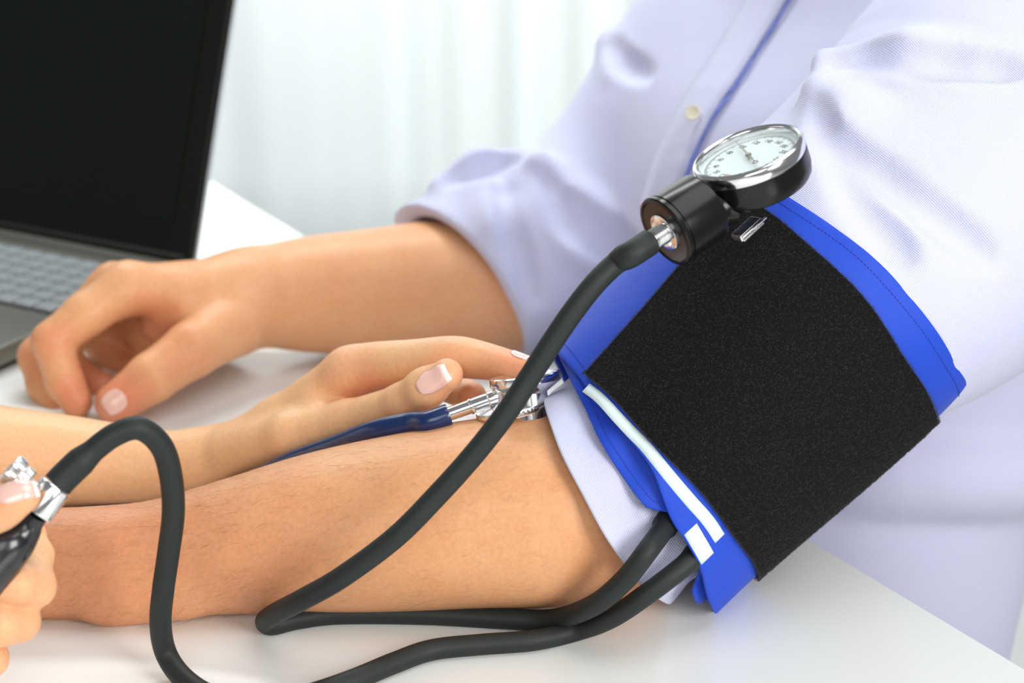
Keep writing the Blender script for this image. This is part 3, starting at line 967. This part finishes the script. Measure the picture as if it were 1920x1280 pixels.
# printed white marks
def mark(path, wpx):
    vs = []; fs = []
    tp = [Wr.locate(a, b) for a, b in path]
    pts = catmull([np.array([t, ph, 0]) for t, ph in tp], 8)
    L_ = np.linalg.norm(Wr.c1 - Wr.c0)
    for i, p in enumerate(pts):
        for k in (-1, 0, 1):
            vs.append(Wr.pt(p[0] + k * wpx / 2 / L_, p[1], 0.0013))
    for i in range(len(pts) - 1):
        for k in range(2):
            a = i * 3 + k; fs.append((a, a + 3, a + 4, a + 1))
    o = link('printed_mark', mesh('printed_mark', vs, fs), M['stripe'], wrap)
    o.modifiers.new('s', 'SOLIDIFY').thickness = 0.00012
mark([(1100, 729), (1126, 749), (1155, 780), (1184, 811), (1209, 836), (1250, 886), (1292, 936), (1325, 973), (1348, 1007)], 0.0060)
mark([(1293, 990), (1305, 1010), (1325, 1045)], 0.0078)

# ------------------------------------------------------------------ pressure gauge
def cw(x, y, z):                                     # direction from camera right / up / back
    return RIGHT * x + UP * y - FWD * z
def gauge():
    G = P(1401, 284, .828)                           # centre of the rim
    n = nrm(cw(-.352, .831, .430))
    A = cw(.807, .454, -.375); A = nrm(A - n * np.dot(A, n))     # towards the top of the dial
    e1 = nrm(cw(.92, .39, 0) - n * np.dot(cw(.92, .39, 0), n)); e2 = np.cross(n, e1)
    if np.dot(e2, A) < 0: e2 = -e2
    R0 = 0.0286
    g = empty('pressure_gauge', G - n * 0.02, 'round black pressure gauge with chrome rim and white dial clipped on the cuff', 'pressure gauge')
    housing = MB().lathe([(0.0, -0.0215), (0.022, -0.0215), (0.0262, -0.0205), (0.0280, -0.0180), (0.0288, -0.0135), (0.0288, -0.0062), (0.0270, -0.0058), (0, -0.0058)],
                         G, n, 96, cap=False).build('housing', M['plastic'], g)
    MB().lathe([(0.0284, -0.0070), (R0, -0.0068), (R0 + .0002, -0.0010), (R0 - .0004, 0.0004), (R0 - .0018, 0.0010), (R0 - .0026, 0.0004), (R0 - .0031, -0.0008),
                (R0 - .0032, -0.0046), (R0 - .002, -0.0046)], G, n, 128, cap=False).build('bezel', M['chrome'], g, angle=60)
    D = G - n * 0.0043
    dial = MB().lathe([(0, 0), (R0 - 0.0032, 0), (R0 - 0.0032, -0.0006), (0, -0.0006)], D, n, 96, cap=False).build('dial', M['dial'], g)
    MB().lathe([(0, 0), (R0 - 0.0031, 0), (R0 - 0.0031, 0.0005), (0, 0.0005)], G - n * 0.0008, n, 96, cap=False).build('glass_cover', M['glass'], g)
    # scale and numbers
    up = e1 * math.cos(math.radians(20)) + e2 * math.sin(math.radians(20))
    rt = np.cross(up, n)
    def ang(v): return math.radians(201 - 23.2 * v / 20)
    def dirv(a): return e1 * math.cos(a) + e2 * math.sin(a)
    tk = MB(); lift = 0.00012
    v = 0
    while v <= 300:
        a = ang(v); d = dirv(a); s = np.cross(n, d)
        r0 = 0.0236; r1 = 0.0221 if v % 10 else (0.0212 if v % 20 else 0.0206)
        tk.box(D + d * (r0 + r1) / 2 + n * lift, d, s, n, r0 - r1, 0.00014 if v % 10 else 0.0002, 0.0001)
        v += 2
    tk.build('scale_mark', M['ink'], dial, False)
    def text(body, at, size, m, name):
        cu = bpy.data.curves.new('t', 'FONT'); cu.body = body; cu.size = size; cu.align_x = 'CENTER'; cu.align_y = 'CENTER'; cu.extrude = 0.00004
        ob = bpy.data.objects.new('t', cu); COL.objects.link(ob)
        bpy.context.view_layer.update()
        me_ = bpy.data.meshes.new_from_object(ob.evaluated_get(bpy.context.evaluated_depsgraph_get()))
        bpy.data.objects.remove(ob)
        mt = Matrix(((rt[0] * .82, up[0], n[0], at[0]), (rt[1] * .82, up[1], n[1], at[1]), (rt[2] * .82, up[2], n[2], at[2]), (0, 0, 0, 1)))
        me_.transform(mt); me_.name = name
        me_.materials.clear()
        return link(name, me_, m, dial, False)
    for v in range(20, 301, 20):
        d = dirv(ang(v))
        text(str(v), D + d * 0.0178 + n * lift, 0.0042, M['redink'] if v >= 280 else M['ink'], 'numeral')
    z0 = D + dirv(ang(0)) * 0.0178 + n * lift
    bx = MB()
    for sx, sy, w_, h_ in ((0, .0011, .0030, .00022), (0, -.0011, .0030, .00022), (.0014, 0, .00022, .0022), (-.0014, 0, .00022, .0022)):
        bx.box(z0 + rt * sx + up * sy, rt, up, n, w_, h_, 0.0001)
    bx.build('zero_box', M['ink'], dial, False)
    text('mmHg', D + up * 0.0075 + n * lift, 0.0026, M['ink'], 'unit_text') if False else None
    # needle
    na = ang(96); nd = dirv(na); ns = np.cross(n, nd); N0 = D + n * 0.0022
    nb = MB()
    nb.add([N0 + ns * .0007, N0 - ns * .0007, N0 + nd * .0222 + ns * .0001, N0 + nd * .0222 - ns * .0001,
            N0 + ns * .0007 + n * .0003, N0 - ns * .0007 + n * .0003, N0 + nd * .0222 + ns * .0001 + n * .0003, N0 + nd * .0222 - ns * .0001 + n * .0003],
           [(0, 1, 3, 2), (4, 6, 7, 5), (0, 2, 6, 4), (1, 5, 7, 3), (2, 3, 7, 6), (0, 4, 5, 1)])
    nb.box(N0 - nd * .0055, nd, ns, n, .0108, .0007, .0003)
    nb.box(N0 - nd * .0040, nd, ns, n, .0045, .0013, .0003)
    ring = []
    for k in range(25):
        a = 2 * math.pi * k / 24
        ring.append(N0 - nd * 0.0118 + (nd * math.cos(a) + ns * math.sin(a)) * 0.0013)
    nb.tube(ring, 0.0003, 8, cap=False)
    needle = nb.build('needle', M['brass'], g)
    MB().lathe([(0, .0010), (.0011, .0009), (.0016, .0004), (.0016, -.0004), (.0008, -.0006), (.0008, -.0022), (0, -.0022)], N0, n, 32, cap=False).build('needle_hub', M['brass'], needle)
    # neck and barrel (along -A)
    Gm = G - n * 0.0128
    def ax(L): return Gm - A * L
    neck = MB().lathe([(0.0125, 0.0), (0.0105, 0.004), (0.0105, 0.008), (0.0130, 0.0125)], ax(0.0235) - n * 0.004, -A, 48).build('neck', M['plastic'], g, angle=50)
    b = MB().lathe([(0, 0), (0.0165, 0.0), (0.0180, 0.0008), (0.0184, 0.0022), (0.0184, 0.0225), (0.0178, 0.0227), (0.0178, 0.0233), (0.0186, 0.0236), (0.0188, 0.0256), (0.0182, 0.0264),
                    (0.0168, 0.0268), (0.0162, 0.0262), (0, 0.0262)], ax(0.0335) , -A, 96, cap=False)
    # the barrel sits a little lower than the rim
    barrel = b.build('barrel', M['plastic'], g)
    face = ax(0.0335 + 0.0262)
    con = MB().lathe([(0, 0), (0.0098, 0), (0.0098, 0.0008), (0.0088, 0.0013), (0.0050, 0.0014)], face, -A, 48, cap=False).build('washer', M['chrome'], barrel)
    prof = [(0.0049, 0.0)]
    for k in range(9):
        prof += [(0.0053, 0.0012 + k * .0010), (0.0048, 0.0017 + k * .0010)]
    prof += [(0.0038, 0.0102), (0.0034, 0.020)]
    MB().lathe(prof, face, -A, 40).build('threaded_connector', M['steel'], barrel)
    # chrome clip under the housing
    q = P(1392, 432, .812)
    u_ = nrm(cw(.62, .56, -.3)); v_ = nrm(np.cross(u_, n)); n_ = np.cross(v_, u_)
    cl = MB()
    cl.box(q + u_ * .003, u_, v_, n_, .0150, .0072, .0011)
    cl.box(q + u_ * .003 - n_ * .0026 + v_ * .001, u_, v_, n_, .0150, .0072, .0008)
    cl.tube([q - u_ * .0044 + v_ * .0036 - n_ * .0010, q + u_ * .0105 + v_ * .0036 - n_ * .0010], .0013, 12)
    cl.tube([q + u_ * .003 + v_ * .0052 - n_ * .0006, q + u_ * .0125 + v_ * .0052 - n_ * .0006], .0006, 8)
    cl.box(q - u_ * .0046 - n_ * .0013, u_, v_, n_, .0009, .0066, .0030)
    cl.build('clip', M['steel'], g, True, bevel=0.0004)
    return face, A
gface, gA = gauge()

# ------------------------------------------------------------------ rubber hoses
h1s = gface - gA * 0.0095
hr = 0.0053
def port(px, py, dy):                # a place on the cuff surface, dy metres behind it
    t, ph = Wr.locate(px, py)
    return P(px, py, Wr.pt(t, ph)[1] + dy)
pts1 = [h1s, h1s - gA * 0.012, P(1160, 489, .793), P(1117, 530, .788), P(1075, 583, .784), P(1034, 643, .781), P(993, 707, .778), P(950, 773, .773),
        P(890, 850, .768), P(820, 928, .763), P(740, 1008, .758), P(640, 1082, .758), P(570, 1122, .765), P(520, 1148, .782), P(498, 1164, .797),
        Z(512, 1171, hr), Z(560, 1160, hr), Z(640, 1151, hr), Z(800, 1152, hr), Z(950, 1160, hr), Z(1040, 1160, .010), P(1112, 1135, .777), P(1168, 1090, .770), P(1212, 1035, .768), port(1246, 988, .006), port(1258, 966, .018), port(1275, 935, .04)]
c1 = catmull(pts1, 10)
rr = [0.0066 if i < 16 else (0.0056 + 0.001 * max(0, 1 - (i - 16) / 6)) for i in range(len(c1))]
rr = [max(r, 0.0068) if i > len(c1) - 22 else r for i, r in enumerate(rr)]
tag(MB().tube(c1, rr, 28).build('rubber_hose', M['rubber']), 'black rubber hose from the gauge, crossing the near forearm, looping back to the cuff', 'hose')
pts2 = [port(1345, 1000, .032), port(1315, 1030, .018), port(1288, 1056, .004), P(1215, 1112, .776), P(1145, 1158, .782), Z(1080, 1182, hr + .001), Z(1000, 1200, hr), Z(900, 1208, hr), Z(810, 1218, hr), Z(740, 1242, hr),
        Z(660, 1275, hr), Z(580, 1302, hr), Z(490, 1322, hr), Z(400, 1306, hr), Z(345, 1272, .0065), P(312, 1226, .758), P(301, 1170, .757), P(306, 1105, .754), P(316, 1035, .752), P(325, 960, .745),
        P(320, 890, .740), P(302, 835, .735), P(262, 803, .730), P(215, 815, .726), P(165, 853, .721), P(125, 890, .716), P(106, 910, .713)]
c2 = catmull(pts2, 10)
m2 = len(c2)
rr2 = [0.0070 if i < 16 else 0.0056 + 0.0012 * max(0, 1 - (i - 16) / 5) + (0.0014 * max(0, 1 - max(0, m2 - 18 - i) / 5)) for i in range(m2)]
tag(MB().tube(c2, rr2, 28).build('rubber_hose', M['rubber']), 'black rubber hose arching from the hand bulb down over the desk into the cuff', 'hose')

# ------------------------------------------------------------------ inflation bulb with its valve
def bulb():
    a = P(106, 910, .713); d = nrm(P(62, 967, .705) - a)
    b0 = a + d * 0.001
    root = empty('inflation_bulb', a + d * .05, 'black rubber inflation bulb with chrome valve squeezed in the lower left hand', 'pump bulb')
    e = P(68, 962, .706)
    L = float(np.linalg.norm(e - a))
    MB().lathe([(0.0070, 0.0), (0.0078, 0.0004), (0.0080, 0.0012), (0.0080, L - .001), (0.0076, L)], a, d, 48).build('valve_body', M['chrome'], root, angle=60)
    # bulb: leaves the valve and swells towards the lower left
    pts = catmull([e, P(45, 992, .705), P(10, 1020, .702), P(-50, 1055, .700), P(-130, 1085, .700), P(-190, 1100, .70), P(-215, 1107, .70)], 8)
    rad = np.interp(np.linspace(0, 6, len(pts)), [0, .5, 1, 2, 3, 4, 5, 5.6, 6], [.0058, .0062, .0085, .0135, .0215, .0265, .0225, .012, .001])
    MB().tube(pts, list(rad), 40).build('bulb', M['bulbrub'], root)
    # knurled screw
    s0 = P(62, 917, .706); sd = nrm(cw(-.62, .62, .15))
    MB().lathe([(0.0035, 0), (0.0035, 0.005)], s0, sd, 24).build('screw_stem', M['chrome'], root)
    prof = [(0.0040, 0.0035), (0.0064, 0.0042), (0.0068, 0.0048), (0.0068, 0.0078), (0.0062, 0.0084), (0.0062, 0.0092), (0.0074, 0.0098), (0.0076, 0.0104), (0.0076, 0.0140), (0.0068, 0.0148), (0.004, 0.0152)]
    MB().lathe(prof, s0, sd, 64, knurl=(1, 9, -0.035)).build('valve_screw', M['steel'], root, angle=25)
bulb()

# ------------------------------------------------------------------ stethoscope
def stethoscope():
    base = P(962, 774, .856); topc = P(983, 704, .862)
    ax_ = nrm(cw(.10, .93, .35)); ax_ = nrm(topc - base) * .75 + ax_ * .25; ax_ = nrm(cw(-.13, .985, .06))
    root = empty('stethoscope', base, 'stethoscope with navy tube and chrome chest piece pressed on the elbow crease', 'stethoscope')
    cp = MB().lathe([(0, 0), (.0195, 0), (.0200, .0004), (.0203, .0012), (.0203, .0028), (.0198, .0034), (.0165, .0046), (.0110, .0058), (.0082, .0074), (.0076, .0100), (.0076, .0145), (.0084, .0160)],
                    base, nrm(cw(-.20, .965, .10)), 120, cap=False, knurl=(2, 4, -.012)).build('diaphragm_head', M['steel'], root, angle=25)
    MB().lathe([(0, .0), (.0180, .0), (.0180, -.0006), (0, -.0006)], base, nrm(cw(-.20, .965, .10)), 64, cap=False).build('diaphragm', M['stripe'], cp)
    b = MB().lathe([(.0110, .0040), (.0110, .0175), (.0118, .0180), (.0150, .0200), (.0192, .0228), (.0196, .0235), (.0196, .0272), (.0188, .0278), (.0170, .0276), (.0120, .0250), (.0060, .0225), (0, .022)],
                   P(984, 704, .858) - ax_ * .0272, ax_, 120, cap=False).build('bell', M['chrome'], root, angle=30)
    s1 = base + ax_ * .0115
    e = P(842, 776, .853)
    d = nrm(e - s1); Ls = float(np.linalg.norm(e - s1))
    MB().lathe([(.0046, .004), (.0046, Ls * .35), (.0041, Ls * .37), (.0041, Ls * .62), (.0046, Ls * .63), (.0046, Ls * .66), (.0040, Ls * .67), (.0036, Ls + .006)], s1, d, 40).build('stem', M['chrome'], root)
    MB().tube([s1 + d * .004 - UP * .006, s1 + d * (Ls * .55) - UP * .0052], .0017, 14).build('stem_spring', M['steel'], root)
    pts = [e + d * 0.0, e + d * .012, P(772, 792, .857), P(700, 808, .863), P(620, 838, .880), P(540, 868, .892), P(470, 903, .905), Z(380, 925, .012), Z(280, 945, .008), Z(100, 975, .007), Z(-150, 1000, .007), Z(-500, 960, .007), Z(-800, 900, .007)]
    c = catmull(pts, 10)
    r = [.0061] * len(c); r[0] = .0058
    MB().tube(c, r, 28).build('tube', M['navy'], root)
stethoscope()

# ------------------------------------------------------------------ the examiner's arms and hands
arm_l = [C(-480, 830, .93, 150), C(-200, 845, .94, 116), C(0, 858, .948, 96), C(150, 868, .950, 84), C(290, 874, .950, 67), C(385, 872, .947, 59)]
pl = [C(395, 868, .947, 54), C(530, 800, .942, 56), C(655, 700, .932, 47)]
pl2 = [C(395, 868, .952, 50), C(560, 800, .960, 56), C(680, 728, .960, 42)]
pl3 = [C(400, 872, .955, 48), C(540, 830, .970, 56), C(665, 762, .985, 38)]
thl = [C(440, 850, .935, 50), C(545, 818, .915, 46), C(650, 790, .905, 39), C(755, 752, .885, 32), C(798, 728, .878, 37), C(838, 702, .874, 31)]
ixl = [C(655, 700, .932, 47), C(705, 686, .926, 43), C(780, 677, .914, 39), C(850, 669, .903, 37), C(900, 675, .894, 33), C(950, 685, .882, 28), C(996, 694, .872, 20)]
mdl = [C(680, 728, .960, 40), C(800, 715, .955, 33), C(860, 730, .930, 29), C(886, 742, .905, 27)]
rgl = [C(665, 762, .985, 37), C(790, 770, .975, 31), C(800, 800, .950, 27), C(780, 812, .93, 24)]
pkl = [C(640, 795, 1.0, 33), C(740, 805, .995, 27), C(750, 830, .975, 23), C(730, 838, .96, 20)]
webl = [C(600, 770, .925, 38), C(665, 745, .938, 26)]
left = union(0.016, [union(0.003, limb(smooth(arm_l))), union(0.008, limb(pl) + limb(pl2) + limb(pl3) + limb(webl)), ])
left = union(0.007, [left, union(0.0012, [fing(thl, .006), fing(smooth(ixl), .003), fing(mdl), fing(rgl), fing(pkl)])])
thr = [C(-150, 1010, .690, 44), C(-60, 985, .692, 40), C(0, 955, .694, 36), C(30, 936, .694, 32), C(48, 927, .695, 26)]
ixr = [C(-170, 1085, .70, 48), C(-60, 1090, .698, 41), C(30, 1095, .702, 36), C(66, 1100, .712, 36), C(70, 1040, .736, 28), C(58, 1000, .748, 24), C(30, 985, .752, 20)]
mdr = [C(-180, 1150, .70, 46), C(-60, 1172, .690, 40), C(0, 1172, .694, 38), C(36, 1165, .704, 36), C(30, 1120, .735, 28), C(-5, 1085, .750, 24)]
rgr = [C(-190, 1210, .70, 42), C(-80, 1240, .69, 38), C(-20, 1235, .70, 34), C(-25, 1180, .735, 27), C(-50, 1140, .748, 23)]
pkr = [C(-210, 1260, .70, 38), C(-120, 1290, .69, 32), C(-60, 1285, .70, 29), C(-70, 1230, .73, 24)]
plr = [C(-340, 1120, .70, 90), C(-180, 1100, .70, 62)]
plr2 = [C(-340, 1150, .70, 90), C(-190, 1215, .70, 56)]
arm_r = [C(-900, 1250, .60, 150), C(-600, 1190, .66, 105), C(-340, 1130, .70, 88)]
right = union(0.02, [union(0.003, limb(smooth(arm_r))), union(0.016, limb(plr) + limb(plr2) + [cone(C(-330, 1110, .70, 55)[0], C(-150, 1010, .69, 44)[0], R(60, P(-330, 1110, .7)), R(44, P(-150, 1010, .69)))])])
right = union(0.006, [right, union(0.0008, [fing(thr, .006), fing(ixr, .005), fing(mdr, .005), fing(rgr), fing(pkr)])])
DS1 = np.array([-0.66, 0.98, T + 0.28]); DS2 = np.array([-0.78, 0.60, T + 0.28])
dtr = union(0.03, [cone(DS1, DS2, 0.055, 0.055),
                   cone(DS1, arm_l[0][0], 0.055, arm_l[0][1]), cone(DS2, arm_r[0][0], 0.052, arm_r[0][1])])
nurse = empty('person', (-0.84, 0.78, T - 0.25), 'woman reaching in from the left, one hand on the stethoscope and one squeezing a bulb', 'person')
nurse_solid = union(0.012, [left, right, dtr])
V3, F3 = polygonise(nurse_solid, 0.0015)
me = np_mesh('body', V3, F3, True)
set_flush(me, V3, [(P(990, 695, .86), .05, .75), (P(840, 706, .86), .03, .5), (P(705, 725, .93), .034, .8), (P(890, 742, .89), .022, .7), (P(660, 720, .92), .03, .4), (P(870, 680, .89), .03, .4),
                   (P(30, 950, .68), .03, .4), (P(70, 1100, .70), .03, .35), (P(40, 1170, .70), .03, .35), (P(760, 760, .875), .02, .2)])
nb_ = link('body', me, M['skin_d'], nurse)
nail_on(thl, 0.75, tocam(thl[-1][0]) + np.array([-.05, 0, .16]), 0.0205, 0.0125, M['nail_d'], nb_, M['nail_tip'], depth=1.0, S=nurse_solid)
nail_on(thr, 0.75, tocam(thr[-1][0]) * .6 + np.array([0.1, 0, .7]), 0.0190, 0.0115, M['nail_d'], nb_, M['nail_tip'], depth=1.0, S=nurse_solid)
nail_on(ixl, 0.55, np.array([0.1, .25, 1.0]), 0.012, 0.010, M['nail_d'], nb_, M['nail_tip'], depth=1.0, S=nurse_solid)
coat = union(0.05, [cone(DS1, DS2, 0.075, 0.075), cone((DS1 + DS2) / 2 + [-.06, 0, -.02], (DS1 + DS2) / 2 + [-.12, 0, -.46], 0.13, 0.125),
                    cone(DS1, DS1 + (arm_l[0][0] - DS1) * .7, 0.07, 0.062), cone(DS2, DS2 + (arm_r[0][0] - DS2) * .7, 0.068, 0.06)])
V4, F4 = polygonise(coat, 0.005)
link('coat', np_mesh('coat', V4, F4, True), M['coat'], nurse)
